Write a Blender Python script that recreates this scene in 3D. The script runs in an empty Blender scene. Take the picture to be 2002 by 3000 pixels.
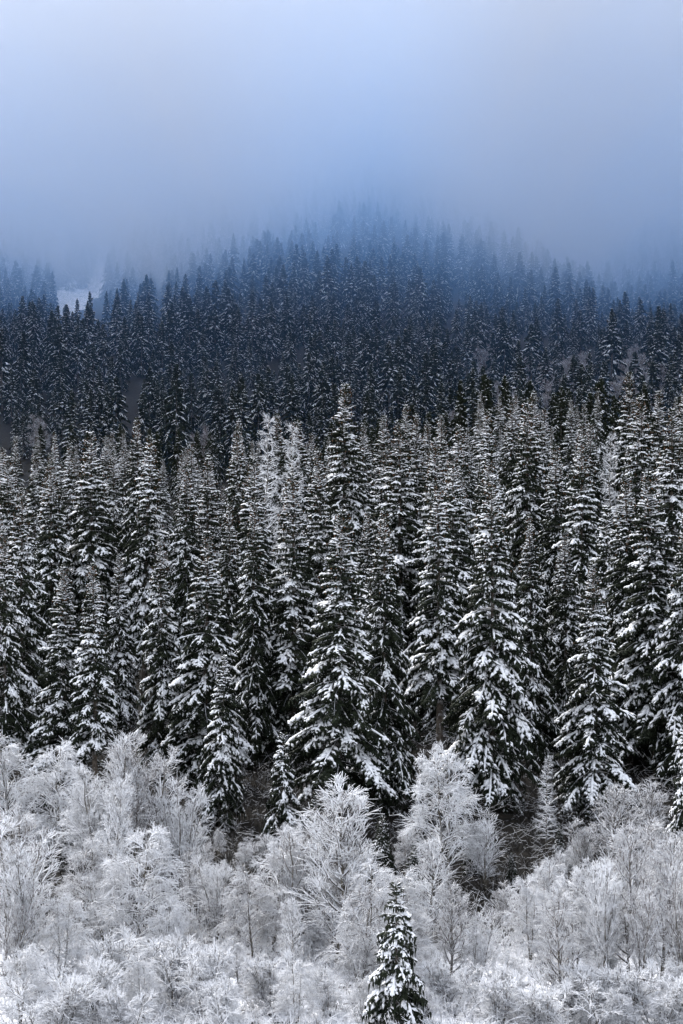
import bpy, math, random
import numpy as np

# ------------------------------------------------------------------ camera, sky, sun, exposure
scene = bpy.context.scene
COL = scene.collection
F = 7057.0            # focal length in photograph pixels (2002 x 3000)
YH = 1200.0           # row of the horizon

cam_d = bpy.data.cameras.new("camera")
cam_d.sensor_fit = 'VERTICAL'
cam_d.sensor_height = 36.0
cam_d.sensor_width = 24.0
cam_d.lens = 36.0 * F / 3000.0
cam_d.shift_y = -(1500.0 - YH) / 3000.0
cam_d.clip_start = 0.5
cam_d.clip_end = 9000.0
cam = bpy.data.objects.new("camera", cam_d)
COL.objects.link(cam)
cam.location = (0, 0, 0)
cam.rotation_euler = (math.radians(90), 0, 0)
scene.camera = cam

SUN_EL = math.radians(42)
SUN_AZ = math.radians(-36)     # from straight ahead (+Y) towards the left
world = bpy.data.worlds.new("World")
scene.world = world
world.use_nodes = True
wn = world.node_tree
wn.nodes.clear()
w_out = wn.nodes.new("ShaderNodeOutputWorld")
w_bg = wn.nodes.new("ShaderNodeBackground")
w_sky = wn.nodes.new("ShaderNodeTexSky")
w_sky.sky_type = 'NISHITA'
w_sky.sun_disc = False
w_sky.sun_elevation = SUN_EL
w_sky.sun_rotation = SUN_AZ
w_sky.altitude = 900
w_sky.air_density = 1.0
w_sky.dust_density = 3.0
w_sky.ozone_density = 1.0
w_hs = wn.nodes.new("ShaderNodeHueSaturation")     # overcast: the cloud greys the sky
w_hs.inputs["Saturation"].default_value = 0.32
w_bg.inputs["Strength"].default_value = 0.15
wn.links.new(w_sky.outputs[0], w_hs.inputs["Color"])
wn.links.new(w_hs.outputs[0], w_bg.inputs["Color"])
wn.links.new(w_bg.outputs[0], w_out.inputs["Surface"])

sun_d = bpy.data.lights.new("sun", 'SUN')
sun_d.energy = 1.5
sun_d.angle = math.radians(25)
sun_d.color = (1.0, 0.97, 0.93)
sun = bpy.data.objects.new("sun", sun_d)
COL.objects.link(sun)
from mathutils import Vector
sd = Vector((math.sin(SUN_AZ) * math.cos(SUN_EL), math.cos(SUN_AZ) * math.cos(SUN_EL), math.sin(SUN_EL)))
sun.rotation_euler = sd.to_track_quat('Z', 'Y').to_euler()

vs = scene.view_settings
vs.view_transform = 'Standard'
vs.look = 'None'
vs.exposure = 1.7
vs.gamma = 1.0
vs.use_curve_mapping = False

cy = scene.cycles
cy.max_bounces = 4
cy.diffuse_bounces = 2
cy.glossy_bounces = 1
cy.volume_bounces = 2
cy.transparent_max_bounces = 8
cy.use_denoising = True
cy.sample_clamp_indirect = 4.0

# ------------------------------------------------------------------ terrain
_zs = np.array([(-400, 60), (-60, 14), (0, -1.8), (20, -9.5), (40, -19), (60, -25.5), (80, -26.4), (102, -26.2), (125, -25.4),
                (145, -24.5), (200, -22.5), (260, -20.5), (420, -21), (620, -20), (700, -8), (800, 8), (1000, 34),
                (1200, 67), (1400, 106), (1600, 150), (1800, 199), (2000, 252), (2600, 420), (4000, 800)], float)


def gz(x, y):
    x = np.asarray(x, float); y = np.asarray(y, float)
    # three-tap average softens the kinks of the table
    w = 8 + 0.06 * np.abs(y)
    z = (np.interp(y - w, _zs[:, 0], _zs[:, 1]) + 2 * np.interp(y, _zs[:, 0], _zs[:, 1]) + np.interp(y + w, _zs[:, 0], _zs[:, 1])) / 4
    near = np.clip((y - 60) / 40, 0, 1) * np.clip((600 - y) / 200, 0, 1)
    z = z + near * (0.35 * np.sin(x * 0.19 + 1.3) * np.cos(y * 0.13) + 0.18 * np.sin(x * 0.51 + y * 0.37))
    a = np.clip((y - 850) / 450, 0, 2.6)
    z = z + a * (17 * np.exp(-((x - 15) / 62) ** 2) + 5 * np.sin(x * 0.043 + y * 0.004) - 12 * np.exp(-((x + 128) / 50) ** 2) - 24 * np.exp(-((x - 140) / 55) ** 2))
    z = z + 5.0 * np.clip((y - 300) / 200, 0, 1) * np.clip((760 - y) / 200, 0, 1) * np.clip(x / 25, 0, 1)
    z = z + np.clip((y - 640) / 200, 0, 1) * (1.6 * np.sin(x * 0.05 + y * 0.009) + 2.4 * np.sin(x * 0.024 - y * 0.006 + 2))
    return z


def at(px, py, d):
    """Photograph pixel at distance d -> world point."""
    return ((px - 1001.0) / F * d, d, (YH - py) / F * d)


# ------------------------------------------------------------------ materials
def new_mat(name):
    m = bpy.data.materials.new(name)
    m.use_nodes = True
    nt = m.node_tree
    nt.nodes.clear()
    out = nt.nodes.new("ShaderNodeOutputMaterial")
    return m, nt, out


def mixrgb(nt, fac, a, b):
    n = nt.nodes.new("ShaderNodeMix")
    n.data_type = 'RGBA'
    for sock, v in ((n.inputs[0], fac), (n.inputs[6], a), (n.inputs[7], b)):
        if hasattr(v, 'is_linked') or hasattr(v, 'node'):
            nt.links.new(v, sock)
        else:
            sock.default_value = v
    return n.outputs[2]


def noise(nt, scale, detail=3.0, coord='Object', rough=0.55):
    tc = nt.nodes.new("ShaderNodeTexCoord")
    n = nt.nodes.new("ShaderNodeTexNoise")
    n.inputs["Scale"].default_value = scale
    n.inputs["Detail"].default_value = detail
    n.inputs["Roughness"].default_value = rough
    nt.links.new(tc.outputs[coord], n.inputs["Vector"])
    return n.outputs["Fac"]


def ramp(nt, src, lo, hi):
    n = nt.nodes.new("ShaderNodeMapRange")
    n.interpolation_type = 'SMOOTHSTEP'
    n.inputs["From Min"].default_value = lo
    n.inputs["From Max"].default_value = hi
    nt.links.new(src, n.inputs["Value"])
    return n.outputs["Result"]


def math_node(nt, op, a, b):
    n = nt.nodes.new("ShaderNodeMath")
    n.operation = op
    for s, v in ((n.inputs[0], a), (n.inputs[1], b)):
        if hasattr(v, 'node'):
            nt.links.new(v, s)
        else:
            s.default_value = v
    return n.outputs[0]


def normal_z(nt):
    g = nt.nodes.new("ShaderNodeNewGeometry")
    s = nt.nodes.new("ShaderNodeSeparateXYZ")
    nt.links.new(g.outputs["Normal"], s.inputs[0])
    return s.outputs["Z"]


def finish(nt, out, color, rough=0.9, spec=0.1):
    b = nt.nodes.new("ShaderNodeBsdfPrincipled")
    if hasattr(color, 'node'):
        nt.links.new(color, b.inputs["Base Color"])
    else:
        b.inputs["Base Color"].default_value = color
    b.inputs["Roughness"].default_value = rough
    b.inputs["Specular IOR Level"].default_value = spec
    nt.links.new(b.outputs[0], out.inputs["Surface"])
    return b


SNOW = (0.83, 0.85, 0.89, 1)


def mat_snow():
    m, nt, out = new_mat("snow")
    c = mixrgb(nt, ramp(nt, noise(nt, 2.2), 0.35, 0.65), (0.86, 0.87, 0.90, 1), (0.92, 0.925, 0.94, 1))
    finish(nt, out, c, 0.8, 0.2)
    return m


def mat_needles(name, dust):
    m, nt, out = new_mat(name)
    c = mixrgb(nt, ramp(nt, noise(nt, 1.3), 0.3, 0.7), (0.008, 0.012, 0.007, 1), (0.024, 0.031, 0.017, 1))
    up = ramp(nt, normal_z(nt), 0.25, 0.75)
    d = math_node(nt, 'MULTIPLY', up, ramp(nt, noise(nt, 3.1, 4.0), 0.62 - dust, 0.74 - dust))
    c = mixrgb(nt, d, c, (0.62, 0.64, 0.68, 1))
    finish(nt, out, c, 0.75, 0.15)
    return m


def mat_bark(name, a, b, snow_lo, snow_hi):
    m, nt, out = new_mat(name)
    c = mixrgb(nt, ramp(nt, noise(nt, 6.0, 5.0), 0.35, 0.65), a, b)
    patch = ramp(nt, noise(nt, 1.7, 4.0), 0.50, 0.62)
    up = ramp(nt, normal_z(nt), snow_lo, snow_hi)
    s = math_node(nt, 'MAXIMUM', up, math_node(nt, 'MULTIPLY', patch, 0.22))
    c = mixrgb(nt, s, c, SNOW)
    finish(nt, out, c, 0.9, 0.1)
    return m


def mat_frost(name, bark, lo, hi, frost=(0.82, 0.83, 0.86, 1)):
    m, nt, out = new_mat(name)
    up = ramp(nt, normal_z(nt), lo, hi)
    k = math_node(nt, 'MULTIPLY', up, ramp(nt, noise(nt, 2.6, 3.0), 0.18, 0.42))
    c = mixrgb(nt, k, bark, frost)
    finish(nt, out, c, 0.85, 0.1)
    return m


def mat_plain(name, a, b, scale):
    m, nt, out = new_mat(name)
    c = mixrgb(nt, ramp(nt, noise(nt, scale), 0.35, 0.65), a, b)
    finish(nt, out, c, 0.85, 0.1)
    return m


M_SNOW = mat_snow()
M_NEEDLE = mat_needles("spruce_needles", -0.04)
M_NEEDLE_FAR = mat_needles("spruce_needles_far", 0.02)
M_BARK = mat_bark("spruce_bark", (0.055, 0.045, 0.036, 1), (0.12, 0.10, 0.082, 1), 0.35, 0.7)
M_STEM = mat_bark("stem_bark", (0.07, 0.062, 0.05, 1), (0.16, 0.145, 0.12, 1), 0.1, 0.5)
M_FROST = mat_frost("frosted_twigs", (0.070, 0.060, 0.050, 1), -0.6, -0.05)
M_FROST_LIGHT = mat_frost("lightly_frosted_twigs", (0.085, 0.070, 0.058, 1), -0.35, 0.25)
M_BRUSH = mat_frost("dead_brush_twigs", (0.018, 0.015, 0.013, 1), 0.5, 1.0)
M_BARE = mat_frost("bare_twigs", (0.13, 0.095, 0.085, 1), 0.1, 0.8)
M_CONE = mat_plain("spruce_cones", (0.10, 0.05, 0.028, 1), (0.19, 0.10, 0.055, 1), 3.0)


_d = np.arange(900.0, 1700.0)
CLEAR_Y = float(_d[np.argmin(np.abs(YH - gz((240 - 1001) / F * _d, _d) / _d * F - 855))])
CLEAR_X = (240 - 1001) / F * CLEAR_Y


def mat_ground():
    m, nt, out = new_mat("snowy_ground")
    tc = nt.nodes.new("ShaderNodeTexCoord")
    sx = nt.nodes.new("ShaderNodeSeparateXYZ")
    nt.links.new(tc.outputs["Object"], sx.inputs[0])
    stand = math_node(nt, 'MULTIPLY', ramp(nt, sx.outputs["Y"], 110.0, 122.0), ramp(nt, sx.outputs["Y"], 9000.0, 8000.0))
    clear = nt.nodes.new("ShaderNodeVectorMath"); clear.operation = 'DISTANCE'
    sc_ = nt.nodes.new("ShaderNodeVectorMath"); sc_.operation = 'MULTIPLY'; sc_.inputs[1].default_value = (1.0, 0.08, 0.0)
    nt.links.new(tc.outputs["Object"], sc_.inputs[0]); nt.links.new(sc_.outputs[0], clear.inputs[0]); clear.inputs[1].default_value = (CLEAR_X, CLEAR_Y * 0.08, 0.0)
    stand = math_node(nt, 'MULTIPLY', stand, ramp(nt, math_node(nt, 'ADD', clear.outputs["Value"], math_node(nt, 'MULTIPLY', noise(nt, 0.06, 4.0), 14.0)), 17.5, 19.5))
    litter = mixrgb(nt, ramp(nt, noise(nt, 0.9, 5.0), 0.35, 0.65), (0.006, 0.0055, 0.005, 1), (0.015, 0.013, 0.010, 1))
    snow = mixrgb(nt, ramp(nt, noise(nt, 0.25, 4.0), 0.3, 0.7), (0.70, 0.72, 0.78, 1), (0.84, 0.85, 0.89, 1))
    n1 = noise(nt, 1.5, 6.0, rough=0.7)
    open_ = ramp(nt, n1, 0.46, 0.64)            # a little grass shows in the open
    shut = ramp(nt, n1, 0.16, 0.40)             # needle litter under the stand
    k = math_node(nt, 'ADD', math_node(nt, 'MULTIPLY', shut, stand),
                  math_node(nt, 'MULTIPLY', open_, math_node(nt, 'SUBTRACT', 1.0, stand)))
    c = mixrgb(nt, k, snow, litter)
    b = finish(nt, out, c, 0.9, 0.1)
    bump = nt.nodes.new("ShaderNodeBump")
    bump.inputs["Strength"].default_value = 0.5
    bump.inputs["Distance"].default_value = 0.15
    nt.links.new(noise(nt, 1.6, 5.0), bump.inputs["Height"])
    nt.links.new(bump.outputs[0], b.inputs["Normal"])
    return m


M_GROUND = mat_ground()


# ------------------------------------------------------------------ mesh helpers
def make_mesh(name, V, T, mat):
    me = bpy.data.meshes.new(name)
    V = np.ascontiguousarray(V, np.float32); T = np.ascontiguousarray(T, np.int32)
    me.vertices.add(len(V)); me.vertices.foreach_set("co", V.ravel())
    me.loops.add(T.size); me.loops.foreach_set("vertex_index", T.ravel())
    me.polygons.add(len(T))
    me.polygons.foreach_set("loop_start", np.arange(0, T.size, 3, dtype=np.int32))
    me.polygons.foreach_set("loop_total", np.full(len(T), 3, np.int32))
    me.update(calc_edges=True)
    me.materials.append(mat)
    return me


def join(parts):
    Vs, Ts, o = [], [], 0
    for V, T in parts:
        if len(V) == 0:
            continue
        Vs.append(V); Ts.append(T + o); o += len(V)
    return np.concatenate(Vs), np.concatenate(Ts)


def unit(v):
    return v / np.maximum(np.linalg.norm(v, axis=-1, keepdims=True), 1e-9)


def frame(d):
    up = np.zeros_like(d); up[..., 2] = 1
    s = np.cross(d, up)
    bad = np.linalg.norm(s, axis=-1) < 1e-3
    s[bad] = (1, 0, 0)
    s = unit(s)
    return s, unit(np.cross(s, d))


_SP = np.array([[0, 2, 1], [0, 3, 2], [0, 1, 3], [4, 1, 2], [4, 2, 3], [4, 3, 1]])


def shoots(P0, P1, w, h, mid=0.4, pad=False):
    """Spindles with a three-cornered cross-section: needle shoots, or (pad) flat-bottomed snow loads."""
    n = len(P0)
    if n == 0:
        return np.zeros((0, 3)), np.zeros((0, 3), int)
    d = unit(P1 - P0)
    s, u = frame(d)
    C = P0 + (P1 - P0) * np.broadcast_to(np.asarray(mid), (n,))[:, None]
    w = np.broadcast_to(np.asarray(w), (n,))[:, None]; h = np.broadcast_to(np.asarray(h), (n,))[:, None]
    if pad:
        ring = (C - s * w - u * h * 0.2, C + s * w - u * h * 0.2, C + u * h)
    else:
        ring = (C - s * w + u * h * 0.5, C + s * w + u * h * 0.5, C - u * h)
    V = np.stack([P0, *ring, P1], 1).reshape(-1, 3)
    T = (_SP[None] + 5 * np.arange(n)[:, None, None]).reshape(-1, 3)
    return V, T


def tubes(P, R, n=3):
    """P (N,K,3) polylines with radii R (N,K) -> n-sided tubes, a flat side below."""
    N, K, _ = P.shape
    d = np.empty_like(P)
    d[:, 1:-1] = P[:, 2:] - P[:, :-2]
    d[:, 0] = P[:, 1] - P[:, 0]; d[:, -1] = P[:, -1] - P[:, -2]
    d = unit(d)
    s, u = frame(d)
    a = math.pi / 2 + 2 * math.pi * np.arange(n) / n
    V = P[:, :, None] + R[:, :, None, None] * (np.cos(a)[None, None, :, None] * s[:, :, None] + np.sin(a)[None, None, :, None] * u[:, :, None])
    idx = np.arange(N * K * n).reshape(N, K, n)
    A = idx[:, :-1]; B = idx[:, 1:]
    A2 = np.roll(A, -1, 2); B2 = np.roll(B, -1, 2)
    T = np.concatenate([np.stack([A, A2, B2], -1).reshape(-1, 3), np.stack([A, B2, B], -1).reshape(-1, 3)])
    return V.reshape(-1, 3), T


# ------------------------------------------------------------------ spruce
def spruce_geo(seed, H, R, cb=0.06, step=0.2, snow=1.0, coarse=1.0, droop=1.0, cones=True, lod=0):
    rs = np.random.RandomState(seed)
    z = H - 0.12
    rows = []
    while z > cb * H:
        t = (H - z) / H
        prof = 1.08 * min(1.0, (t / 0.76) ** (0.82 if lod else 0.94)) * (1.0 if t < 0.85 else 1.0 - 1.1 * (t - 0.85))
        nb = rs.randint(4, 6) if t < 0.1 else rs.randint(5, 8)
        if lod:
            nb = 5
        a0 = rs.uniform(0, 6.28)
        wl = rs.uniform(0.85, 1.1)
        for k in range(nb):
            L = R * prof * wl * rs.uniform(0.58, 1.2) + 0.14
            if rs.rand() < 0.06:
                L *= 0.5
            rows.append((z + rs.uniform(-0.13, 0.13) * coarse, a0 + 6.283 * k / nb + rs.uniform(-0.35, 0.35), L, t, rs.rand()))
        z -= (0.18 + 0.38 * min(1, t / 0.55)) * rs.uniform(0.75, 1.25) * coarse
    B = np.array(rows)
    z0, az, L, t, rnd = B.T
    nB = len(B)
    bout = 0.5 + 0.5 * np.sin(z0 * rs.uniform(0.8, 1.6) + 2 * np.cos(az + rs.uniform(0, 6)) + rs.uniform(0, 6))
    lad = np.clip(rs.normal(0.30, 0.22, nB) + 0.62 * bout, 0.03, 1.0) * snow          # how laden each branch is
    lad *= np.where(t > 0.75, 1.0 - 1.4 * (t - 0.75), 1.0)
    ca = np.interp(t, [0, 0.1, 0.25, 0.55, 1.0], [1.0, 0.55, 0.22, 0.06, -0.05]) + rs.uniform(-0.1, 0.1, nB)
    cb_ = np.interp(t, [0, 0.1, 0.25, 0.55, 1.0], [-0.1, -0.35, -0.52, -0.74, -0.82]) * droop * rs.uniform(0.75, 1.25, nB)
    cc = np.interp(t, [0, 0.3, 1.0], [0.2, 0.2, 0.14]) * np.ones(nB)
    bend = rs.uniform(-0.25, 0.25, nB)

    def curve(i, s):
        a = az[i] + bend[i] * s
        r = L[i] * s * (1 - 0.10 * s)
        return np.stack([np.cos(a) * r, np.sin(a) * r, z0[i] + L[i] * (ca[i] * s + cb_[i] * s ** 2 + cc[i] * s ** 3)], -1)

    def tang(i, s):
        return unit(curve(i, s + 0.02) - curve(i, s - 0.02))

    green, white = [], []
    cnt = np.maximum(2, (L / step).astype(int))
    i = np.repeat(np.arange(nB), cnt)
    k = np.concatenate([np.arange(c) for c in cnt])
    i = np.concatenate([i, i]); k = np.concatenate([k, k])
    side = np.concatenate([np.ones(len(i) // 2), -np.ones(len(i) // 2)])
    n = len(i)
    s_in = np.interp(t, [0.05, 0.4, 1.0], [0.12, 0.22, 0.36])[i]
    s = np.clip(s_in + (1 - s_in) * (k + rs.uniform(0.1, 0.9, n)) / cnt[i], 0, 1)
    P = curve(i, s); T = tang(i, s)
    S, U = frame(T.copy())
    ln = np.clip(L[i] * 0.36 * np.sin(np.pi * np.clip(s, 0, 1) ** 0.85) + 0.15, 0.12, 0.8) * rs.uniform(0.6, 1.3, n)
    dn = rs.uniform(0.15, 0.75, n) * np.interp(t[i], [0, 0.15, 0.5], [0.1, 0.5, 1.0])
    D = unit(T * rs.uniform(0.5, 0.95, n)[:, None] + S * (side * rs.uniform(0.5, 0.95, n))[:, None])
    D[:, 2] -= 0.55 * dn
    D = unit(D)
    D2 = D.copy(); D2[:, 2] -= 0.75 * dn + 0.05; D2 = unit(D2)
    Pm = P + D * (ln * 0.55)[:, None]
    Pe = Pm + D2 * (ln * 0.5)[:, None]
    wid = (0.045 + 0.05 * ln) * coarse ** 0.8
    if lod:
        green.append(shoots(P - D * 0.05, Pe, wid * 1.5, wid * 1.1, 0.45))
        dnw = Pm.copy(); dnw[:, 2] -= rs.uniform(0.25, 0.6, n) * coarse ** 0.5
        green.append(shoots(P, dnw, wid * 1.4, wid, 0.4))
    else:
        green.append(shoots(P - D * 0.03, Pm + D * (ln * 0.12)[:, None], wid, wid * 0.7, 0.55))
        green.append(shoots(Pm - D2 * (ln * 0.08)[:, None], Pe, wid * 0.9, wid * 0.6, 0.35))
        for sg in (1, -1):
            s2, _ = frame(D2.copy())
            D3 = unit(D2 * 0.75 + s2 * (sg * rs.uniform(0.4, 0.8, n))[:, None] - np.array([0, 0, 0.25]) * dn[:, None])
            Q0 = P + D * (ln * rs.uniform(0.3, 0.6, n))[:, None]
            Q1 = Q0 + D3 * (ln * rs.uniform(0.35, 0.6, n))[:, None]
            green.append(shoots(Q0, Q1, wid * 0.75, wid * 0.5, 0.4))
            m = rs.rand(n) < 0.16 * lad[i] ** 1.5
            white.append(shoots(Q0[m] + (0, 0, 0.025), Q1[m] + (0, 0, 0.015), (wid[m] * rs.uniform(0.7, 1.15, m.sum())), wid[m] * 0.7, 0.5, True))
        # hanging branchlets
        m = (rs.rand(n) < 0.95) & (t[i] > 0.12)
        hp = P[m] + D[m] * (ln[m] * rs.uniform(0, 0.9, m.sum()))[:, None]
        he = hp + np.stack([rs.uniform(-0.07, 0.07, m.sum()), rs.uniform(-0.07, 0.07, m.sum()), -rs.uniform(0.2, 0.75, m.sum()) * np.interp(t[i][m], [0.1, 0.5], [0.4, 1.0])], -1)
        green.append(shoots(hp, he, 0.048, 0.04, 0.35))
    # snow on the side shoots
    laden = lad[i] * np.interp(s, [0.1, 0.4, 1.0], [0.35, 0.95, 1.15])
    if lod:
        m = rs.rand(n) < laden ** 1.6 * 0.9
        white.append(shoots(P[m] + (0, 0, 0.06), Pe[m] + (0, 0, 0.05), wid[m] * rs.uniform(0.6, 1.25, m.sum()), wid[m] * 0.75, 0.5, True))
    else:
        m = rs.rand(n) < laden ** 1.4 * 0.85
        th = np.interp(t[i], [0, 0.3, 0.7], [0.9, 1.15, 1.45]) * (0.65 + 0.75 * lad[i])
        white.append(shoots(P[m] + (0, 0, 0.03), (Pm + D * (ln * 0.15)[:, None])[m] + (0, 0, 0.03), (wid * th * rs.uniform(0.5, 0.95, n))[m], (wid * th)[m] * 0.9, 0.5, True))
        m = rs.rand(n) < laden ** 1.5 * 0.6
        white.append(shoots(Pm[m] + (0, 0, 0.03), Pe[m] + (0, 0, 0.01), (wid * th * rs.uniform(0.5, 0.9, n))[m], (wid * th)[m] * 0.7, 0.35, True))
    # the branch itself and the cushion of snow along it
    K = 3 if lod else 7
    ss = np.linspace(0.0, 1.0, K)
    ii = np.repeat(np.arange(nB), K).reshape(nB, K)
    BP = curve(ii.ravel(), np.tile(ss, nB)).reshape(nB, K, 3)
    if not lod:
        br = (0.022 + 0.008 * L)[:, None] * (1.05 - ss)[None]
        branch = tubes(BP, br, 3)
        green.append(shoots(BP[:, -2], BP[:, -1] + (BP[:, -1] - BP[:, -2]) * 0.35, 0.06, 0.045, 0.5))
    else:
        branch = (np.zeros((0, 3)), np.zeros((0, 3), int))
        green.append(shoots(BP[:, 0], BP[:, -1], 0.16 * coarse ** 0.5, 0.12, 0.6))
    if not lod:
        # soft continuous pads on the laden boughs
        big = np.where((lad > 0.42) & (t > 0.06))[0]
        KP = 6
        st_ = rs.uniform(0.32, 0.72, len(big))[:, None]
        sp_ = st_ + np.linspace(0, 1, KP)[None] * (rs.uniform(0.85, 1.03, len(big))[:, None] - st_)
        sp_ = np.clip(sp_, 0, 1.02)
        PP = curve(np.repeat(big, KP), sp_.ravel()).reshape(len(big), KP, 3)
        rad = (0.030 + 0.062 * lad[big] * np.interp(t[big], [0, 0.2, 0.6], [0.5, 0.85, 1.25]))[:, None] * np.sin(np.pi * np.linspace(0.06, 0.97, KP))[None] ** 0.6 * rs.uniform(0.3, 1.4, (len(big), KP))
        PP[:, :, 2] += rad * 0.55 + 0.015
        white.append(tubes(PP, rad, 5))
    for j in range(1 if not lod else 1, K - 1):
        m = rs.rand(nB) < lad * (0.95 if j > 1 else 0.5) + 0.05
        a_, b_ = BP[m, j], BP[m, j + 1]
        ww = (0.038 + 0.055 * rs.rand(m.sum())) * (0.55 + 0.75 * lad[m]) * np.interp(t[m], [0, 0.2, 0.7], [0.65, 1.0, 1.4]) * coarse ** 0.7
        e = (b_ - a_) * 0.25
        white.append(shoots(a_ - e + (0, 0, 0.03), b_ + e * (1 if j < K - 2 else 0.4) + (0, 0, 0.03), ww * 1.0, ww * 1.0, 0.5, True))
    # leader
    top = np.array([[0, 0, H - 0.35]]); tip = np.array([[0, 0, H + 0.25]])
    green.append(shoots(top, tip, 0.06 * coarse, 0.05 * coarse, 0.3))
    white.append(shoots(top + (0.03, 0, 0.1), tip - (0, 0, 0.05), 0.04 * coarse, 0.04 * coarse, 0.3, True))
    # trunk and the dead twigs low on it
    tz = np.linspace(-0.6, H - 0.1, 5 if lod else 12)
    wob = np.cumsum(rs.normal(0, 0.02, (len(tz), 2)), 0) * (0 if lod else 1)
    wob[-3:] *= 0.5
    tp = np.column_stack([wob, tz])[None]
    tr = ((0.0085 * H + 0.03) * (1 - 0.93 * np.clip(tz / H, 0, 1)) + 0.012)[None]
    trunk = [tubes(tp, tr, 4 if lod else 8)]
    if not lod:
        q = 40
        dz = rs.uniform(0.04, 0.35, q) * H
        da = rs.uniform(0, 6.283, q)
        dl = rs.uniform(0.4, 1.7, q)
        sv = np.linspace(0, 1, 4)
        DP = np.stack([np.cos(da)[:, None] * dl[:, None] * sv, np.sin(da)[:, None] * dl[:, None] * sv, dz[:, None] - 0.35 * dl[:, None] * sv ** 1.5], -1)
        trunk.append(tubes(DP, 0.016 * (1.05 - sv)[None] * np.ones((q, 1)), 3))
        trunk.append(branch)
    out = {"needles": join(green), "snow": join(white), "trunk": join(trunk)}
    if cones:
        m = np.where((t[i] < 0.30) & (t[i] > 0.015) & (rs.rand(n) < np.interp(t[i], [0, 0.15, 0.3], [0.34, 0.22, 0.03])))[0]
        c0 = Pe[m] - D2[m] * 0.05
        out["cones"] = shoots(c0, c0 + np.stack([rs.uniform(-.03, .03, len(m)), rs.uniform(-.03, .03, len(m)), -rs.uniform(0.13, 0.2, len(m))], -1), 0.034, 0.03, 0.45)
    return out


# ------------------------------------------------------------------ bare frosted trees
def grow(rs, P, R, cnt, f0, f1, ang, ln_fn, K, g, wig, r_fac, r_tip, up0=0.0):
    """Spawn cnt branches on each polyline of P; g bends them up (+) or down (-) on the way out."""
    N, KP, _ = P.shape
    i = np.repeat(np.arange(N), cnt)
    n = len(i)
    s = f0 + (f1 - f0) * ((np.tile(np.arange(cnt), N) + rs.uniform(0, 1, n)) / cnt)
    q = s * (KP - 1); j = np.minimum(q.astype(int), KP - 2); fr = (q - j)[:, None]
    O = P[i, j] * (1 - fr) + P[i, j + 1] * fr
    rad = R[i, j] * (1 - fr[:, 0]) + R[i, j + 1] * fr[:, 0]
    d = unit(P[i, j + 1] - P[i, j])
    a = rs.uniform(0, 6.283, n) if up0 == 0 else (np.tile(np.arange(cnt), N) * 2.39996 + rs.uniform(-.5, .5, n))
    ref = np.where(np.abs(d[:, 2:3]) > 0.9, np.array([[1.0, 0, 0]]), np.array([[0, 0, 1.0]]))
    e1 = unit(np.cross(d, ref)); e2 = np.cross(d, e1)
    side = e1 * np.cos(a)[:, None] + e2 * np.sin(a)[:, None]
    th = np.radians(ang) * rs.uniform(0.7, 1.3, n)
    D = unit(d * np.cos(th)[:, None] + side * np.sin(th)[:, None])
    Ln = ln_fn(s, i) * rs.uniform(0.65, 1.25, n)
    pts = [O]
    for k in range(K - 1):
        pts.append(pts[-1] + D * (Ln / (K - 1))[:, None])
        D = D + rs.normal(0, wig, (n, 3))
        D[:, 2] += g * (1.0 if g > 0 else (0.4 + k))
        D = unit(D)
    PP = np.stack(pts, 1)
    r0 = np.maximum(rad * r_fac, r_tip * 1.15)
    RR = r0[:, None] + (r_tip - r0)[:, None] * np.linspace(0, 1, K)[None]
    return PP, RR, Ln


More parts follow.
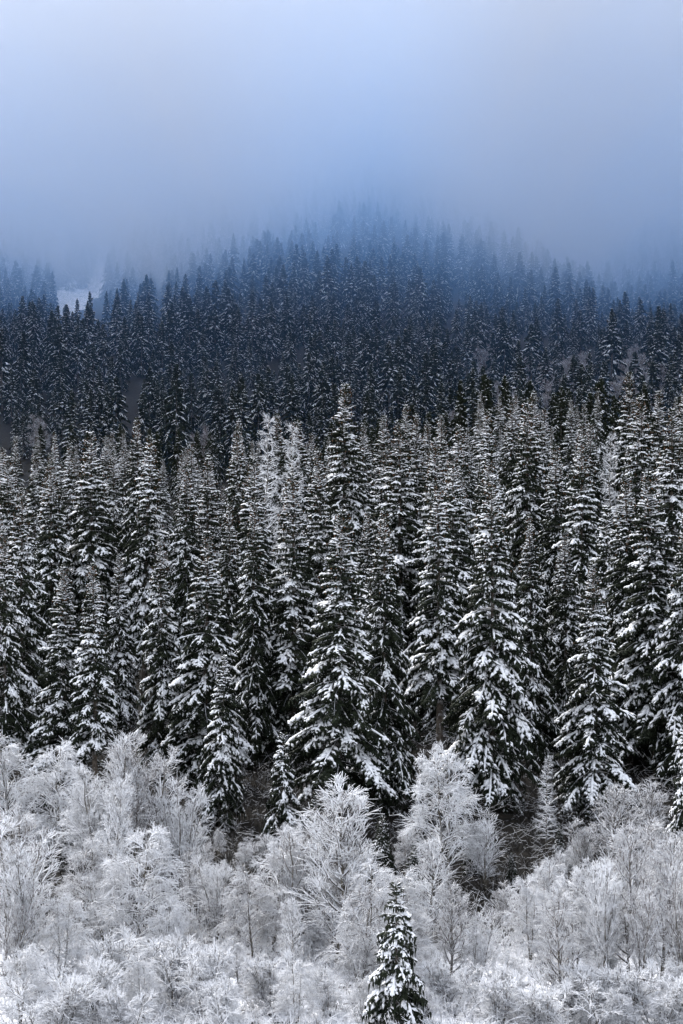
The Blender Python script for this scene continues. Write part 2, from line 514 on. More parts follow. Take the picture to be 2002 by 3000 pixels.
def bare_geo(seed, H, form, dens=1.0, thick=1.0):
    rs = np.random.RandomState(seed)
    T_ = []
    if form == 'round':
        ns, spread, n1, a1, l1, g1, g2 = 5, 0.22, 9, 42, 0.30, 0.10, 0.05
    elif form == 'upright':
        ns, spread, n1, a1, l1, g1, g2 = 1, 0.03, 34, 48, 0.34, 0.16, 0.10
    elif form == 'broom':
        ns, spread, n1, a1, l1, g1, g2 = 3, 0.13, 14, 34, 0.30, 0.18, 0.12
    elif form == 'weeping':
        ns, spread, n1, a1, l1, g1, g2 = 2, 0.10, 18, 52, 0.34, -0.07, -0.22
    elif form == 'larch':
        ns, spread, n1, a1, l1, g1, g2 = 1, 0.015, 84, 80, 0.13, 0.03, -0.12
    elif form == 'shrub':
        ns, spread, n1, a1, l1, g1, g2 = 8, 0.45, 6, 42, 0.34, 0.02, -0.10
    KT = 9
    for k in range(ns):
        a = rs.uniform(0, 6.283)
        sp = spread * rs.uniform(0.6, 1.3)
        hh = H * (1.0 if k == 0 else rs.uniform(0.75, 0.98))
        s = np.linspace(0, 1, KT)
        off = sp * hh * s ** 0.9
        w = np.cumsum(rs.normal(0, 0.008 * H, (KT, 2)), 0)
        w[0] = 0
        T_.append(np.column_stack([np.cos(a) * off + w[:, 0], np.sin(a) * off + w[:, 1], hh * s - 0.3 * (1 - s)]))
    TP = np.stack(T_)
    r0 = (0.0155 if ns == 1 else 0.0105) * H * thick
    TR = np.ones((ns, 1)) * (r0 * (1 - np.linspace(0, 1, KT) * 0.93) + 0.008)[None]

    if form == 'larch':
        prof = lambda s: np.clip(1.15 - s, 0.05, 1) * np.clip(s * 5, 0.3, 1)
    elif form in ('upright', 'broom'):
        prof = lambda s: (1.08 - s) ** 0.8 * 1.1 * np.clip(0.4 + s, 0, 1)
    else:
        prof = lambda s: np.clip(1.25 - s, 0.2, 1.0)
    f0 = 0.10 if form == 'larch' else (0.14 if form != 'shrub' else 0.08)
    P1, R1, L1 = grow(rs, TP, TR, n1, f0, 0.99, a1, lambda s, i: H * l1 * prof(s) + 0.15, 7, g1, 0.06, 0.55, 0.010, up0=1)
    n2 = int(6.6 * dens)
    P2, R2, L2 = grow(rs, P1, R1, n2, 0.15, 1.0, 36, lambda s, i: L1[i] * 0.58 * (1.15 - s) + 0.18, 5, g2, 0.07, 0.6, 0.0085)
    n3 = int(4.6 * dens)
    P3, R3, L3 = grow(rs, P2, R2, n3, 0.1, 1.0, 32, lambda s, i: L2[i] * 0.56 * (1.1 - s * 0.6) + 0.14, 4, g2 * 0.9, 0.07, 0.7, 0.0075)
    n4 = 3 if form != 'larch' else 2
    P4, R4, L4 = grow(rs, P3, R3, n4, 0.15, 1.0, 30, lambda s, i: L3[i] * 0.55 + 0.14, 2, g2, 0.08, 0.8, 0.006)
    tw = 1.75 * thick
    crown = join([tubes(P1, R1 * 1.25 + 0.012, 4), tubes(P2, R2 * tw, 3), tubes(P3, R3 * tw, 3), tubes(P4, R4 * tw, 3)])
    return {"trunk": tubes(TP, TR, 7), "crown": crown}


# ------------------------------------------------------------------ things
def link(name, data, parent=None, mat=None):
    o = bpy.data.objects.new(name, data)
    COL.objects.link(o)
    if parent is not None:
        o.parent = parent
    return o


def tag(o, label, cat, group=None, kind=None):
    o["label"] = label
    if cat:
        o["category"] = cat
    if group:
        o["group"] = group
    if kind:
        o["kind"] = kind


class Kind:
    """The shared mesh data of one tree variant."""
    def __init__(self, meshes, H):
        self.m, self.H = meshes, H


def spruce_kind(seed, H, R, mat=None, **kw):
    g = spruce_geo(seed, H, R, **kw)
    m = {"trunk": make_mesh("trunk", *g["trunk"], M_BARK), "crown": make_mesh("crown", *g["needles"], mat or M_NEEDLE),
         "snow": make_mesh("snow", *g["snow"], M_SNOW)}
    m["snow"].polygons.foreach_set("use_smooth", np.ones(len(m["snow"].polygons), bool))
    if "cones" in g and len(g["cones"][0]):
        m["cones"] = make_mesh("cones", *g["cones"], M_CONE)
    k = Kind(m, H)
    k.geo = g
    return k


def bare_kind(seed, H, form, mat=None, **kw):
    g = bare_geo(seed, H, form, **kw)
    return Kind({"trunk": make_mesh("trunk", *g["trunk"], M_STEM), "crown": make_mesh("crown", *g["crown"], mat or M_FROST)}, H)


PARTS = {}


def place(name, kind, x, y, h, width, rot, label, cat, group, lean=(0, 0), crown_mat=None):
    e = bpy.data.objects.new(name, None)
    e.empty_display_size = 0.3
    COL.objects.link(e)
    e.location = (x, y, float(gz(x, y)))
    k = h / kind.H
    e.scale = (k * width, k * width, k)
    e.rotation_euler = (lean[0], lean[1], rot)
    tag(e, label, cat, group)
    tk = link("trunk", kind.m["trunk"], e)
    c = link("crown", kind.m["crown"], e)
    if crown_mat:
        c.material_slots[0].link = 'OBJECT'
        c.material_slots[0].material = crown_mat
    if "snow" in kind.m:
        sn = link("snow", kind.m["snow"], c)
        sn["kind"] = "stuff"
        PARTS[kind] = [tk, c, sn]
    if "cones" in kind.m:
        o = link("cones", kind.m["cones"], c)
        o["kind"] = "stuff"
    return e


_ONES = "zeroth first second third fourth fifth sixth seventh eighth ninth tenth eleventh twelfth thirteenth fourteenth fifteenth sixteenth seventeenth eighteenth nineteenth".split()
_TENS = {2: "twent", 3: "thirt", 4: "fort", 5: "fift", 6: "sixt", 7: "sevent", 8: "eight", 9: "ninet"}


def ordinal(n):
    if n < 20:
        return _ONES[n]
    if n >= 100:
        return "hundred and " + ordinal(n - 100) if n > 100 else "hundredth"
    a, b = divmod(n, 10)
    return _TENS[a] + ("ieth" if b == 0 else "y-" + _ONES[b])


random.seed(7)
rng = np.random.RandomState(11)

# the ground: one sheet from behind the camera to beyond the cloud-hidden ridge
ys = np.concatenate([np.arange(-300, 60, 12), np.arange(60, 300, 1.6), np.arange(300, 640, 10), np.arange(640, 1800, 12), np.arange(1800, 4001, 60)])
xs = np.concatenate([np.arange(-1500, -260, 60), np.arange(-260, -60, 8), np.arange(-60, 60, 1.6), np.arange(60, 260, 8), np.arange(260, 1501, 60)])
GX, GY = np.meshgrid(xs, ys)
GZ = gz(GX, GY)
idx = np.arange(GX.size).reshape(GX.shape)
a, b, c, d = idx[:-1, :-1].ravel(), idx[:-1, 1:].ravel(), idx[1:, 1:].ravel(), idx[1:, :-1].ravel()
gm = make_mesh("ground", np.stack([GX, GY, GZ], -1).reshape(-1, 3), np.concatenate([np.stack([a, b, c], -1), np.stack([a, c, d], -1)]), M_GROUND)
gm.polygons.foreach_set("use_smooth", np.ones(len(gm.polygons), bool))
ground = link("ground", gm)
tag(ground, "snow-covered ground rising from the valley into the misty hillside", None, None, "structure")

# ------------------------------------------------------------------ spruce variants
SP = [
    spruce_kind(1, 20.0, 2.6, step=0.21, snow=0.95, droop=1.0),
    spruce_kind(2, 20.0, 2.3, step=0.21, snow=0.9, droop=0.8),
    spruce_kind(3, 20.0, 2.8, step=0.22, snow=0.95, droop=1.05),
    spruce_kind(4, 20.0, 2.5, step=0.20, snow=0.70, droop=1.15),
    spruce_kind(5, 12.0, 2.0, step=0.2, snow=1.0, droop=1.1, cones=False, cb=0.03),
    spruce_kind(7, 20.0, 2.65, step=0.22, snow=0.85, droop=1.1, cb=0.16),
    spruce_kind(8, 20.0, 2.1, step=0.20, snow=1.1, droop=0.95, cb=0.3),
]
SP_DARK = spruce_kind(9, 8.0, 1.9, step=0.2, snow=0.45, droop=1.2, cones=False, cb=0.02)
SP_YOUNG = spruce_kind(6, 6.5, 1.4, step=0.18, snow=0.9, droop=1.2, cones=False, cb=0.02)
FAR = [spruce_kind(20 + q, 20.0, (3.4, 4.3, 3.8, 4.6, 4.0)[q], mat=M_NEEDLE_FAR, step=0.62, snow=(0.9, 0.75, 1.0, 0.85, 0.6)[q], coarse=(1.8, 2.1, 2.3, 2.1, 2.0)[q], lod=1, cones=False, cb=0.05, droop=(0.8, 1.1, 1.0, 1.25, 1.0)[q]) for q in range(5)]

# near stand: (x, y of the tip in the photograph, distance, variant, width)
FRONT = [
    (15, 1560, 152, 3, 1.05), (62, 1436, 166, 0, 1.0), (183, 1659, 150, 1, 1.05), (281, 1655, 147, 2, 0.95), (478, 1574, 156, 0, 1.05),
    (600, 1562, 154, 2, 1.1), (645, 1926, 143, 4, 0.98), (741, 1470, 162, 3, 1.0), (860, 1395, 163, 1, 1.1), (991, 1500, 142, 0, 1.12),
    (1083, 1676, 148, 4, 0.9), (1125, 1493, 146, 3, 1.05), (1290, 1420, 160, 1, 1.1), (1443, 1400, 147, 2, 1.12), (1564, 1511, 161, 3, 1.0),
    (1660, 1560, 166, 1, 0.95), (1747, 1655, 148, 0, 1.08), (1846, 1399, 161, 3, 1.0), (1925, 1388, 158, 0, 1.1), (2010, 1480, 155, 2, 1.0),
]
SECOND = [
    (28, 1342, 186, 0, 1.0), (154, 1362, 182, 3, 0.95), (268, 1270, 184, 2, 1.08), (420, 1283, 182, 0, 1.08), (538, 1370, 180, 3, 0.9),
    (620, 1340, 184, 1, 1.0), (697, 1262, 196, 3, 0.95), (741, 1345, 180, 2, 0.95), (940, 1320, 184, 1, 0.95), (1003, 1132, 192, 2, 1.05),
    (1172, 1238, 186, 0, 1.1), (1275, 1290, 182, 1, 1.0), (1425, 1335, 178, 2, 1.05), (1544, 1178, 190, 3, 0.95), (1629, 1305, 184, 1, 1.05),
    (1700, 1290, 180, 0, 1.1), (1779, 1490, 172, 4, 0.95), (1877, 1165, 192, 3, 1.0), (1967, 1205, 188, 0, 1.05), (1340, 1250, 196, 3, 0.9),
]
BACK = [
    (413, 1228, 222, 3, 0.95), (694, 1232, 236, 1, 0.9), (831, 1216, 232, 3, 0.9), (880, 1234, 224, 2, 0.9), (1070, 1244, 225, 1, 1.0),
    (1119, 1222, 232, 0, 0.9), (1192, 1190, 240, 3, 0.85), (1221, 1216, 236, 1, 0.95), (1288, 1222, 228, 0, 1.0), (1430, 1206, 226, 2, 1.0),
    (1488, 1172, 246, 3, 0.9), (1557, 1150, 250, 1, 0.9), (1694, 1240, 232, 0, 1.0), (1732, 1238, 236, 3, 1.0), (1850, 1096, 252, 0, 1.0),
    (1935, 1150, 244, 2, 1.0), (1990, 1130, 256, 1, 1.0), (100, 1340, 226, 1, 0.9), (330, 1330, 228, 0, 0.9), (560, 1300, 238, 2, 0.9),
]
taken = []
n_spruce = 0


def size_word(h):
    return "tall" if h > 19.5 else ("mid-height" if h > 14 else "short")


def plant_row(rows, row_phrase, group):
    global n_spruce
    rows = sorted(rows, key=lambda r: r[0])
    for q, (px, py, dd, v, wd) in enumerate(rows):
        x, y, zt = at(px, py, dd)
        h = zt - float(gz(x, y))
        v = v if (v == 4 or q % 3) else (5, 6, 3)[q // 3 % 3]
        place("spruce_tree", SP[v], x, y, h, wd * rng.uniform(0.98, 1.32), rng.uniform(0, 6.28),
              f"{size_word(h)} snow-laden spruce, {ordinal(q + 1)} from the left in {row_phrase}", "spruce", group,
              (rng.normal(0, 0.014), rng.normal(0, 0.014)))
        taken.append((x, y))
        n_spruce += 1


plant_row(FRONT, "the front row of the stand", "spruces in the front row of the near stand")
plant_row(SECOND, "the second row of the stand", "spruces in the second row of the near stand")
plant_row(BACK, "the rear row of the near stand", "spruces in the rear row of the near stand")

# spruces that stand out in front of the rows
for px, py, dd, kind, wd, lab in (
    (830, 2156, 139, SP_YOUNG, 1.0, "small young spruce with thick snow at the foot of the dark stand"),
    (925, 2330, 131, SP_DARK, 1.2, "dark young spruce with little snow, behind the tallest frosted tree at the centre"),
    (1120, 2390, 128, SP_DARK, 1.25, "dark spruce with little snow above the lone young spruce"),
    (1215, 2480, 125, SP_DARK, 1.2, "dark bushy spruce in the shadowy gap beside the weeping frosted tree"),
    (1385, 2440, 130, SP_DARK, 1.2, "dark spruce in the gap right of the weeping frosted tree"),
    (1500, 2500, 127, SP_DARK, 1.2, "dark low spruce behind the pair of bright weeping trees"),
    (590, 2440, 133, SP_DARK, 1.2, "dark low spruce beside the rounded frosted trees near the stand"),
    (1640, 2420, 133, SP_DARK, 1.1, "dark spruce below the slender frosted larch at the stand edge"),
    (200, 2400, 131, SP_DARK, 1.1, "dark spruce half buried in frosted trees on the far left"),
    (1160, 2600, 100.5, SP_YOUNG, 1.2, "lone young spruce among the frosted trees near the lower edge"),
    (2016, 2075, 127, SP[4], 0.9, "spruce cut off by the right edge beside the frosted trees"),
):
    x, y, zt = at(px, py, dd)
    place("spruce_tree", kind, x, y, zt - float(gz(x, y)), wd, rng.uniform(0, 6.28), lab, "spruce", "spruces standing clear of the near stand")
    n_spruce += 1
    taken.append((x, y))

# trees filling the depth of the stand between the rows
fill = []
tries = 0
while len(fill) < 48 and tries < 6000:
    tries += 1
    y = rng.uniform(164, 268)
    x = rng.uniform(-1, 1) * (y * 1060 / F)
    px = 1001 + x / y * F
    if 1745 < px < 1830 and y > 195:      # the pale gap
        continue
    if 755 < px < 880 and y > 205:
        continue
    if min((x - u) ** 2 + (y - w) ** 2 for u, w in taken) < 5.2 ** 2:
        continue
    taken.append((x, y)); fill.append((x, y))
fill.sort()
for q, (x, y) in enumerate(fill):
    px = 1001 + x / y * F
    low = 1 if px < 700 else 0
    h = rng.uniform(12.5, 19.0) + (0.012 * (y - 165)) * (0 if low else 1) + (px > 1300) * rng.uniform(0.5, 2.0)
    place("spruce_tree", SP[(0, 1, 2, 3, 5, 6)[rng.randint(0, 6)]], x, y, h, rng.uniform(0.85, 1.2), rng.uniform(0, 6.28),
          f"{size_word(h)} spruce half hidden inside the near stand, {ordinal(q + 1)} from the left", "spruce", "spruces filling the near stand")
    n_spruce += 1

# ------------------------------------------------------------------ spruces of the far hillside
mid = []
tries = 0
while len(mid) < 120 and tries < 9000:
    tries += 1
    w = rng.uniform(285, 640)
    px = rng.uniform(-60, 2060)
    right = min(1.0, max(0.0, (px - 950) / 450))
    if rng.rand() > 0.6 + 0.4 * right or (1745 < px < 1830 and w < 400):
        continue
    x = (px - 1001) / F * w
    if mid and min((x - u) ** 2 + (w - v) ** 2 for u, v, _h in mid) < 6.5 ** 2:
        continue
    h = rng.uniform(13, 17) + right * rng.uniform(0, 6.5)
    mid.append((x, w, h))
mid.sort()
for q, (x, y, h) in enumerate(mid):
    kd = SP[(0, 1, 2, 3, 5, 6)[rng.randint(0, 6)]] if y < 480 else FAR[rng.randint(0, 5)]
    place("spruce_tree", kd, x, y, h, rng.uniform(0.9, 1.25), rng.uniform(0, 6.28),
          f"{size_word(h)} spruce between near stand and far hillside, {ordinal(q + 1)} from the left", "spruce", "spruces between the stand and the hillside")
    n_spruce += 1
far = []
yy = 640.0
while yy < 2100:
    sp = 8.8
    half = yy * 1120 / F
    for x in np.arange(-half, half, sp):
        u = x + rng.uniform(-5.5, 5.5); w = yy + rng.uniform(-11, 11)
        px = 1001 + u / w * F
        py = YH - float(gz(u, w)) / w * F
        if 158 < px < 330 - 0.35 * abs(py - 860) and 790 < py < 1020 and not (205 < px < 250 and py < 850) and rng.rand() < 0.93:          # snowy clearing
            continue
        if 1380 < px < 1900 and 690 < w < 860 and rng.rand() < 0.72:     # thinly wooded hollow
            continue
        clump = math.sin(u * 0.06 + 1.0) * math.sin(w * 0.027) + math.sin(u * 0.023 - w * 0.017)
        if rng.rand() < 0.10 - 0.10 * clump:
            continue
        far.append((u, w, (rng.uniform(14, 22) + 2.5 * clump) * (rng.uniform(0.5, 0.8) if rng.rand() < 0.15 else 1.0) + (rng.rand() < 0.06) * 5))
    yy += 16
far.sort(key=lambda r: r[1])
n_single = 300 - n_spruce
single, rest = far[:n_single], far[n_single:]
per = 24
for bnd in range(0, len(single), per):
    grp = sorted(single[bnd:bnd + per])
    for q, (x, y, h) in enumerate(grp):
        v = rng.randint(0, 5)
        e = place("spruce_tree", FAR[v], x, y, h, rng.uniform(0.9, 1.2), rng.uniform(0, 6.28),
              f"bluish hazy spruce low on the far hillside, {ordinal(q + 1)} from left in {ordinal(bnd // per + 1)} line up",
              "spruce", "hazy spruces along the foot of the far hillside")
pts = np.array([(x, y, float(gz(x, y)), h / 20.0) for (x, y, h) in rest])
pm = bpy.data.meshes.new("far_forest")
pm.vertices.add(len(pts)); pm.vertices.foreach_set("co", np.ascontiguousarray(pts[:, :3], np.float32).ravel())
for nm, ty, field, val in (("variant", 'INT', "value", rng.randint(0, len(FAR), len(pts)).astype(np.int32)),
                           ("turn", 'FLOAT_VECTOR', "vector", np.stack([0 * pts[:, 0], 0 * pts[:, 0], rng.uniform(0, 6.283, len(pts))], -1).astype(np.float32)),
                           ("size", 'FLOAT_VECTOR', "vector", (pts[:, 3:4] * np.concatenate([np.repeat(rng.uniform(0.9, 1.25, (len(pts), 1)), 2, 1), np.ones((len(pts), 1))], 1)).astype(np.float32))):
    at_ = pm.attributes.new(nm, ty, 'POINT')
    at_.data.foreach_set(field, np.ascontiguousarray(val).ravel())
forest = link("far_forest", pm)
tag(forest, "mass of snow-dusted spruces fading into the blue cloud on the far hillside", "forest", None, "stuff")
ng = bpy.data.node_groups.new("far_forest", 'GeometryNodeTree')
ng.interface.new_socket("Geometry", in_out='INPUT', socket_type='NodeSocketGeometry')
ng.interface.new_socket("Geometry", in_out='OUTPUT', socket_type='NodeSocketGeometry')
n_in, n_out = ng.nodes.new("NodeGroupInput"), ng.nodes.new("NodeGroupOutput")
n_join = ng.nodes.new("GeometryNodeJoinGeometry")


def named(nm, ty):
    q = ng.nodes.new("GeometryNodeInputNamedAttribute")
    q.data_type = ty
    q.inputs["Name"].default_value = nm
    return q.outputs["Attribute"]


a_var, a_turn, a_size = named("variant", 'INT'), named("turn", 'FLOAT_VECTOR'), named("size", 'FLOAT_VECTOR')
n_eul = ng.nodes.new("FunctionNodeEulerToRotation")
ng.links.new(a_turn, n_eul.inputs[0])
for q in range(len(FAR)):
    cmp_ = ng.nodes.new("FunctionNodeCompare")
    cmp_.data_type = 'INT'; cmp_.operation = 'EQUAL'
    ng.links.new(a_var, cmp_.inputs[2]); cmp_.inputs[3].default_value = q
    tree_join = ng.nodes.new("GeometryNodeJoinGeometry")
    for src in PARTS[FAR[q]]:
        oi = ng.nodes.new("GeometryNodeObjectInfo")
        oi.transform_space = 'ORIGINAL'
        oi.inputs["Object"].default_value = src
        ng.links.new(oi.outputs["Geometry"], tree_join.inputs[0])
    iop = ng.nodes.new("GeometryNodeInstanceOnPoints")
    ng.links.new(n_in.outputs[0], iop.inputs["Points"])
    ng.links.new(cmp_.outputs[0], iop.inputs["Selection"])
    ng.links.new(tree_join.outputs[0], iop.inputs["Instance"])
    ng.links.new(n_eul.outputs[0], iop.inputs["Rotation"])
    ng.links.new(a_size, iop.inputs["Scale"])
    ng.links.new(iop.outputs[0], n_join.inputs[0])
ng.links.new(n_join.outputs[0], n_out.inputs[0])
forest.modifiers.new("far_forest", 'NODES').node_group = ng

# ------------------------------------------------------------------ bare trees: variants
BK = {
    'round': [bare_kind(101, 8.0, 'round'), bare_kind(102, 8.0, 'round')],
    'weeping': [bare_kind(111, 8.0, 'weeping', dens=1.1), bare_kind(112, 8.0, 'weeping', dens=1.1)],
    'upright': [bare_kind(121, 8.0, 'upright', dens=0.9), bare_kind(122, 8.0, 'upright', dens=0.8)],
    'broom': [bare_kind(131, 8.0, 'broom', dens=0.8)],
    'larch': [bare_kind(141, 20.0, 'larch', dens=0.75, thick=0.8)],
    'shrub': [bare_kind(151, 3.0, 'shrub', dens=0.8)],
}
SHAPE = {'round': "rounded bushy", 'weeping': "weeping", 'upright': "upright", 'broom': "many-stemmed upright", 'larch': "slender conical", 'shrub': "low"}
BARE = [
    (40, 2155, 136, 'weeping', 0, 1.2), (165, 2195, 134, 'weeping', 1, 1.1), (300, 2185, 129, 'round', 0, 1.0), (425, 2185, 128, 'round', 1, 1.0),
    (535, 2300, 127, 'round', 0, 0.9), (85, 2400, 113, 'upright', 0, 1.1), (245, 2445, 117, 'weeping', 0, 1.0), (395, 2435, 113, 'weeping', 1, 1.15),
    (560, 2480, 121, 'round', 1, 0.9), (645, 2430, 134, 'weeping', 0, 0.9), (740, 2560, 113, 'weeping', 1, 1.2), (865, 2415, 129, 'weeping', 0, 0.95),
    (1028, 2330, 112, 'upright', 0, 1.35), (965, 2560, 122, 'upright', 1, 1.0), (1310, 2210, 128, 'weeping', 1, 0.95), (1265, 2480, 117, 'upright', 1, 1.35),
    (1318, 2600, 109, 'upright', 0, 1.1), (1425, 2395, 127, 'broom', 0, 1.5), (1602, 2215, 137, 'larch', 0, 1.1), (1555, 2580, 112, 'weeping', 0, 1.1),
    (1685, 2570, 110, 'weeping', 1, 1.15), (1480, 2600, 118, 'broom', 0, 1.5), (1715, 2410, 129, 'broom', 0, 1.5), (1810, 2320, 127, 'upright', 1, 1.35),
    (1895, 2300, 133, 'broom', 0, 1.5), (1905, 2420, 120, 'upright', 0, 1.35), (1965, 2430, 117, 'broom', 0, 1.5), (1795, 2500, 116, 'broom', 0, 1.5),
    (20, 2600, 107, 'broom', 0, 1.1), (180, 2640, 108, 'weeping', 1, 1.1), (480, 2640, 110, 'weeping', 0, 1.1), (635, 2650, 116, 'upright', 1, 1.2),
    (860, 2650, 108, 'upright', 1, 1.1), (1140, 2560, 121, 'weeping', 0, 0.9), (1190, 2430, 131, 'weeping', 1, 0.9), (1400, 2690, 108, 'round', 0, 1.0),
    (330, 2560, 122, 'round', 0, 1.0), (1060, 2720, 106, 'round', 1, 1.0),
    (1762, 2540, 107, 'broom', 0, 0.9), (1832, 2450, 109, 'upright', 1, 1.0), (1882, 2590, 105, 'broom', 0, 0.9), (1942, 2480, 108, 'upright', 0, 1.0), (1992, 2540, 106, 'broom', 0, 0.9),
]
_r = random.Random(5)
for q in range(40):
    dd = _r.uniform(103, 137)
    BARE.append((_r.uniform(-30, 2030) if q % 4 == 0 else _r.uniform(560, 2030), YH + (25.4 - _r.uniform(3.2, 6.6)) / dd * F, dd, _r.choice(['round', 'weeping', 'upright', 'weeping', 'broom']), 0, _r.uniform(0.85, 1.3)))
BARE = [r for k, r in enumerate(BARE) if k < 43 or not (880 < r[0] < 1500 and r[2] > 114)]
BARE = [(px, max(py, 2470 + 60 * math.sin(px * 0.013)) if k >= 43 and px > 560 else py, dd, f, v, w) for k, (px, py, dd, f, v, w) in enumerate(BARE)]
for q, (px, py, dd, form, v, wd) in enumerate(sorted(BARE)):
    x, y, zt = at(px, py, dd)
    h = zt - float(gz(x, y))
    place("frosted_tree", BK[form][v], x, y, h, wd, rng.uniform(0, 6.28),
          f"{SHAPE[form]} bare tree white with frost, {ordinal(q + 1)} from the left in front of the stand", "tree", "frosted bare trees in front of the stand",
          (rng.normal(0, 0.03), rng.normal(0, 0.03)), crown_mat=M_FROST_LIGHT if (q * 7) % 10 < 3 or px > 1780 else None)
SHR = [(60, 2770, 103), (230, 2830, 102), (330, 2740, 107), (420, 2800, 103), (520, 2770, 105), (610, 2800, 103), (700, 2750, 108), (790, 2800, 105),
       (870, 2820, 102), (960, 2850, 103), (1060, 2860, 102), (1250, 2780, 107), (1330, 2820, 104), (1430, 2850, 103), (1555, 2930, 101), (1720, 2940, 101),
       (1800, 2780, 110), (1620, 2760, 112), (140, 2880, 100), (380, 2900, 100), (660, 2890, 100), (1500, 2800, 106), (1250, 2900, 101), (480, 2560, 128),
       (760, 2540, 134), (1090, 2560, 133), (1380, 2600, 130), (1650, 2560, 132), (930, 2720, 113), (1180, 2680, 115), (560, 2680, 115), (300, 2660, 117),
       (1470, 2860, 101), (1640, 2840, 102.5), (1770, 2870, 101), (1850, 2830, 103), (1930, 2880, 101), (1990, 2820, 103), (1820, 2900, 100.5), (1600, 2890, 100.5)]
for q, (px, py, dd) in enumerate(sorted(SHR)):
    x, y, zt = at(px, py, dd)
    h = max(1.2, zt - float(gz(x, y)))
    place("frosted_shrub", BK['shrub'][0] if q % 3 else BK['weeping'][q % 2], x, y, h, rng.uniform(1.0, 1.35), rng.uniform(0, 6.28),
          f"low twiggy shrub white with frost, {ordinal(q + 1)} from the left under the bare trees", "shrub", "frosted shrubs under the bare trees")

# pale larches inside the stand
for px, py, dd, wd, lab in (
    (775, 1222, 216, 0.8, "pale frosty larch among dark spruces, the taller of the pair"),
    (850, 1250, 219, 0.8, "pale frosty larch among dark spruces, the shorter of the pair"),
    (1790, 1275, 246, 0.8, "pale frosty larch filling the narrow gap in the stand"),
):
    x, y, zt = at(px, py, dd)
    place("larch_tree", BK['larch'][0], x, y, zt - float(gz(x, y)), wd, rng.uniform(0, 6.28), lab, "larch", "frosty larches in the spruce stand")

# bare thicket in the hollow of the far hillside
hol = []
for q in range(34):
    w = rng.uniform(690, 850)
    px = rng.uniform(1370, 1960)
    hol.append(((px - 1001) / F * w, w))
hol.sort()
for q, (x, y) in enumerate(hol):
    place("bare_tree", BK['round'][q % 2], x, y, rng.uniform(8, 13), rng.uniform(0.9, 1.3), rng.uniform(0, 6.28),
          f"leafless violet-grey tree in the hollow of the far hillside, {ordinal(q + 1)} from the left", "tree", "leafless trees in the far hollow", crown_mat=M_BARE)
for px, w in ((590, 640), (1310, 650), (120, 660)):
    x = (px - 1001) / F * w
    place("bare_tree", BK['round'][0], x, w, 11, 1.0, rng.uniform(0, 6.28),
          {590: "brownish leafless tree between hazy spruces behind the near stand", 1310: "leafless tree at the foot of the hazy hillside near its middle", 120: "leafless tree behind the stand near the photo's left edge"}[px],
          "tree", "leafless trees at the foot of the hillside", crown_mat=M_BARE)

# ------------------------------------------------------------------ undergrowth: uncountable frosted stalks
def stalks(n, y0, y1, h0, h1, r0, name, mat, label):
    uy = rng.uniform(y0, y1, n)
    ux = rng.uniform(-1, 1, n) * uy * 1120 / F
    hh = rng.uniform(h0, h1, n) * np.clip(1.3 - np.abs(rng.normal(0, 0.5, n)), 0.3, 1.3)
    s = np.linspace(0, 1, 4)
    a = rng.uniform(0, 6.283, n); ln = rng.uniform(0.1, 0.9, n) * hh
    z0 = gz(ux, uy) - 0.05
    P = np.stack([ux[:, None] + np.cos(a)[:, None] * ln[:, None] * s ** 1.6, uy[:, None] + np.sin(a)[:, None] * ln[:, None] * s ** 1.6,
                  z0[:, None] + hh[:, None] * (s - 0.25 * s ** 2.5)], -1)
    R = np.ones((n, 1)) * (r0 - 0.5 * r0 * s)[None]
    Q, RQ, _ = grow(rng, P, R, 3, 0.3, 0.95, 40, lambda q, i: hh[i] * 0.4, 2, 0.0, 0.1, 0.8, r0 * 0.5)
    o = link(name, make_mesh(name, *join([tubes(P, R, 3), tubes(Q, RQ, 3)]), mat))
    tag(o, label, "brush", None, "stuff")


stalks(9000, 94, 124, 0.3, 1.1, 0.02, "undergrowth", M_FROST, "frosted stalks and brush covering the ground below the bare trees")
stalks(9000, 116, 185, 0.5, 2.0, 0.02, "dead_brush", M_BRUSH, "dark dead brush lightly dusted with snow under the spruce stand")


# ------------------------------------------------------------------ air: thin haze, and the cloud resting on the hillside
def volume_mat(name, density, color, g):
    m, nt, out = new_mat(name)
    v = nt.nodes.new("ShaderNodeVolumePrincipled")
    v.inputs["Color"].default_value = color
    v.inputs["Density"].default_value = density
    v.inputs["Anisotropy"].default_value = g
    nt.links.new(v.outputs[0], out.inputs["Volume"])
    return m


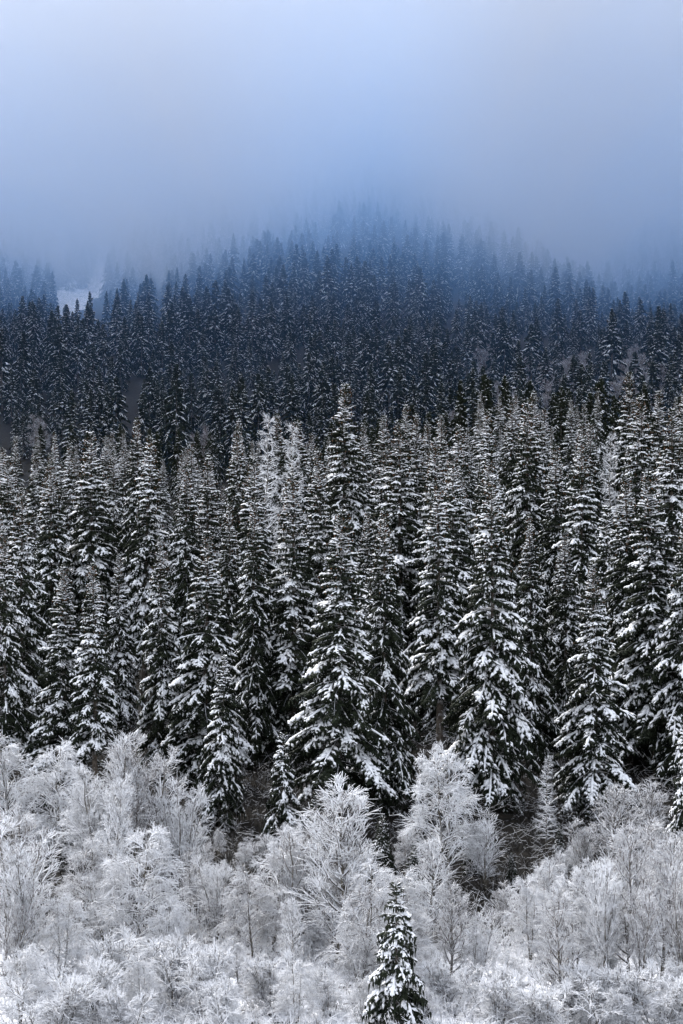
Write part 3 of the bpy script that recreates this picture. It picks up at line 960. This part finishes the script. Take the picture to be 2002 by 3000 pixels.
def fog_body(name, y0, y1, zbase, ztop, amp, seed, density, color, g, label):
    """A closed cloud body with an uneven underside; zbase is a function of x and y."""
    nx, ny = 60, 60
    X, Y = np.meshgrid(np.linspace(-900, 900, nx), np.linspace(0, 1, ny) ** 1.4 * (y1 - y0) + y0)
    rs = np.random.RandomState(seed)
    Zb = zbase(X, Y)
    for q in range(7):
        kx, ky = rs.uniform(0.004, 0.03, 2)
        Zb = Zb + amp / 3 * np.sin(X * kx + rs.uniform(0, 6.3)) * np.sin(Y * ky + rs.uniform(0, 6.3))
    Zt = np.full_like(Zb, ztop)
    Vb = np.stack([X, Y, Zb], -1).reshape(-1, 3); Vt = np.stack([X, Y, Zt], -1).reshape(-1, 3)
    id_ = np.arange(nx * ny).reshape(ny, nx)
    a, b, c, d = id_[:-1, :-1].ravel(), id_[:-1, 1:].ravel(), id_[1:, 1:].ravel(), id_[1:, :-1].ravel()
    bot = np.concatenate([np.stack([a, c, b], -1), np.stack([a, d, c], -1)])
    m_ = nx * ny
    topf = np.concatenate([np.stack([a, b, c], -1), np.stack([a, c, d], -1)]) + m_
    ring = np.concatenate([id_[0, :], id_[1:, -1], id_[-1, -2::-1], id_[-2:0:-1, 0]])
    r2 = np.roll(ring, -1)
    side = np.concatenate([np.stack([ring, r2, r2 + m_], -1), np.stack([ring, r2 + m_, ring + m_], -1)])
    me = make_mesh(name, np.concatenate([Vb, Vt]), np.concatenate([bot, topf, side]), volume_mat(name, density, color, g))
    o = link(name, me)
    tag(o, label, "fog", None, "stuff")
    return o


AIR = (0.20, 0.39, 0.72, 1)
AIR_MID = (0.46, 0.58, 0.78, 1)
AIR_UP = (0.745, 0.72, 0.69, 1)


def underside(z, seed):
    """Underside of a cloud layer at height z: gentle swells only, lower over the side hollows, lifting towards the viewer."""
    rs = np.random.RandomState(seed)
    ph = rs.uniform(0, 6.283, 4)

    def f(X, Y):
        u = X / np.maximum(Y, 1) * F / 1000.0
        h = 42 * np.exp(-((u - 0.02) / 0.30) ** 2) - 24 * np.exp(-((u + 0.62) / 0.42) ** 2) - 20 * np.exp(-((u - 0.52) / 0.25) ** 2)
        h = h + 5 * np.sin(u * 7.3 + ph[0]) + 3.5 * np.sin(u * 15.1 + ph[1] + 0.002 * Y) + 2 * np.sin(u * 29 + ph[2])
        return z + h * min(1.0, z / 75.0) ** 1.3 + np.clip(1250 - Y, 0, 650) * 0.055 + np.clip((640 - Y) / 340, 0, 1) * max(0.0, 40 - z)
    return f


fog_body("fog_veil", 560, 3200, lambda X, Y: np.full_like(X, -60.0), 135, 0, 5, 0.00034, AIR, 0.5, "thin blue mist hanging in front of the far hillside")
fog_body("fog_bank", 520, 3180, underside(12, 7), 140, 0, 7, 0.0005, AIR, 0.55, "lowest slate-blue layer of the cloud bank on the far hillside")
fog_body("fog_bank", 470, 3190, underside(28, 3), 150, 0, 3, 0.0009, AIR, 0.6, "second layer of the cloud bank, thinning the hillside trees")
fog_body("fog_bank", 420, 3170, underside(46, 9), 170, 0, 9, 0.0018, AIR_MID, 0.65, "third layer of the cloud bank hiding the upper hillside trees")
fog_body("fog_bank", 350, 3160, underside(66, 12), 252, 0, 9, 0.0034, AIR_UP, 0.84, "dense pale top of the cloud bank filling the sky")
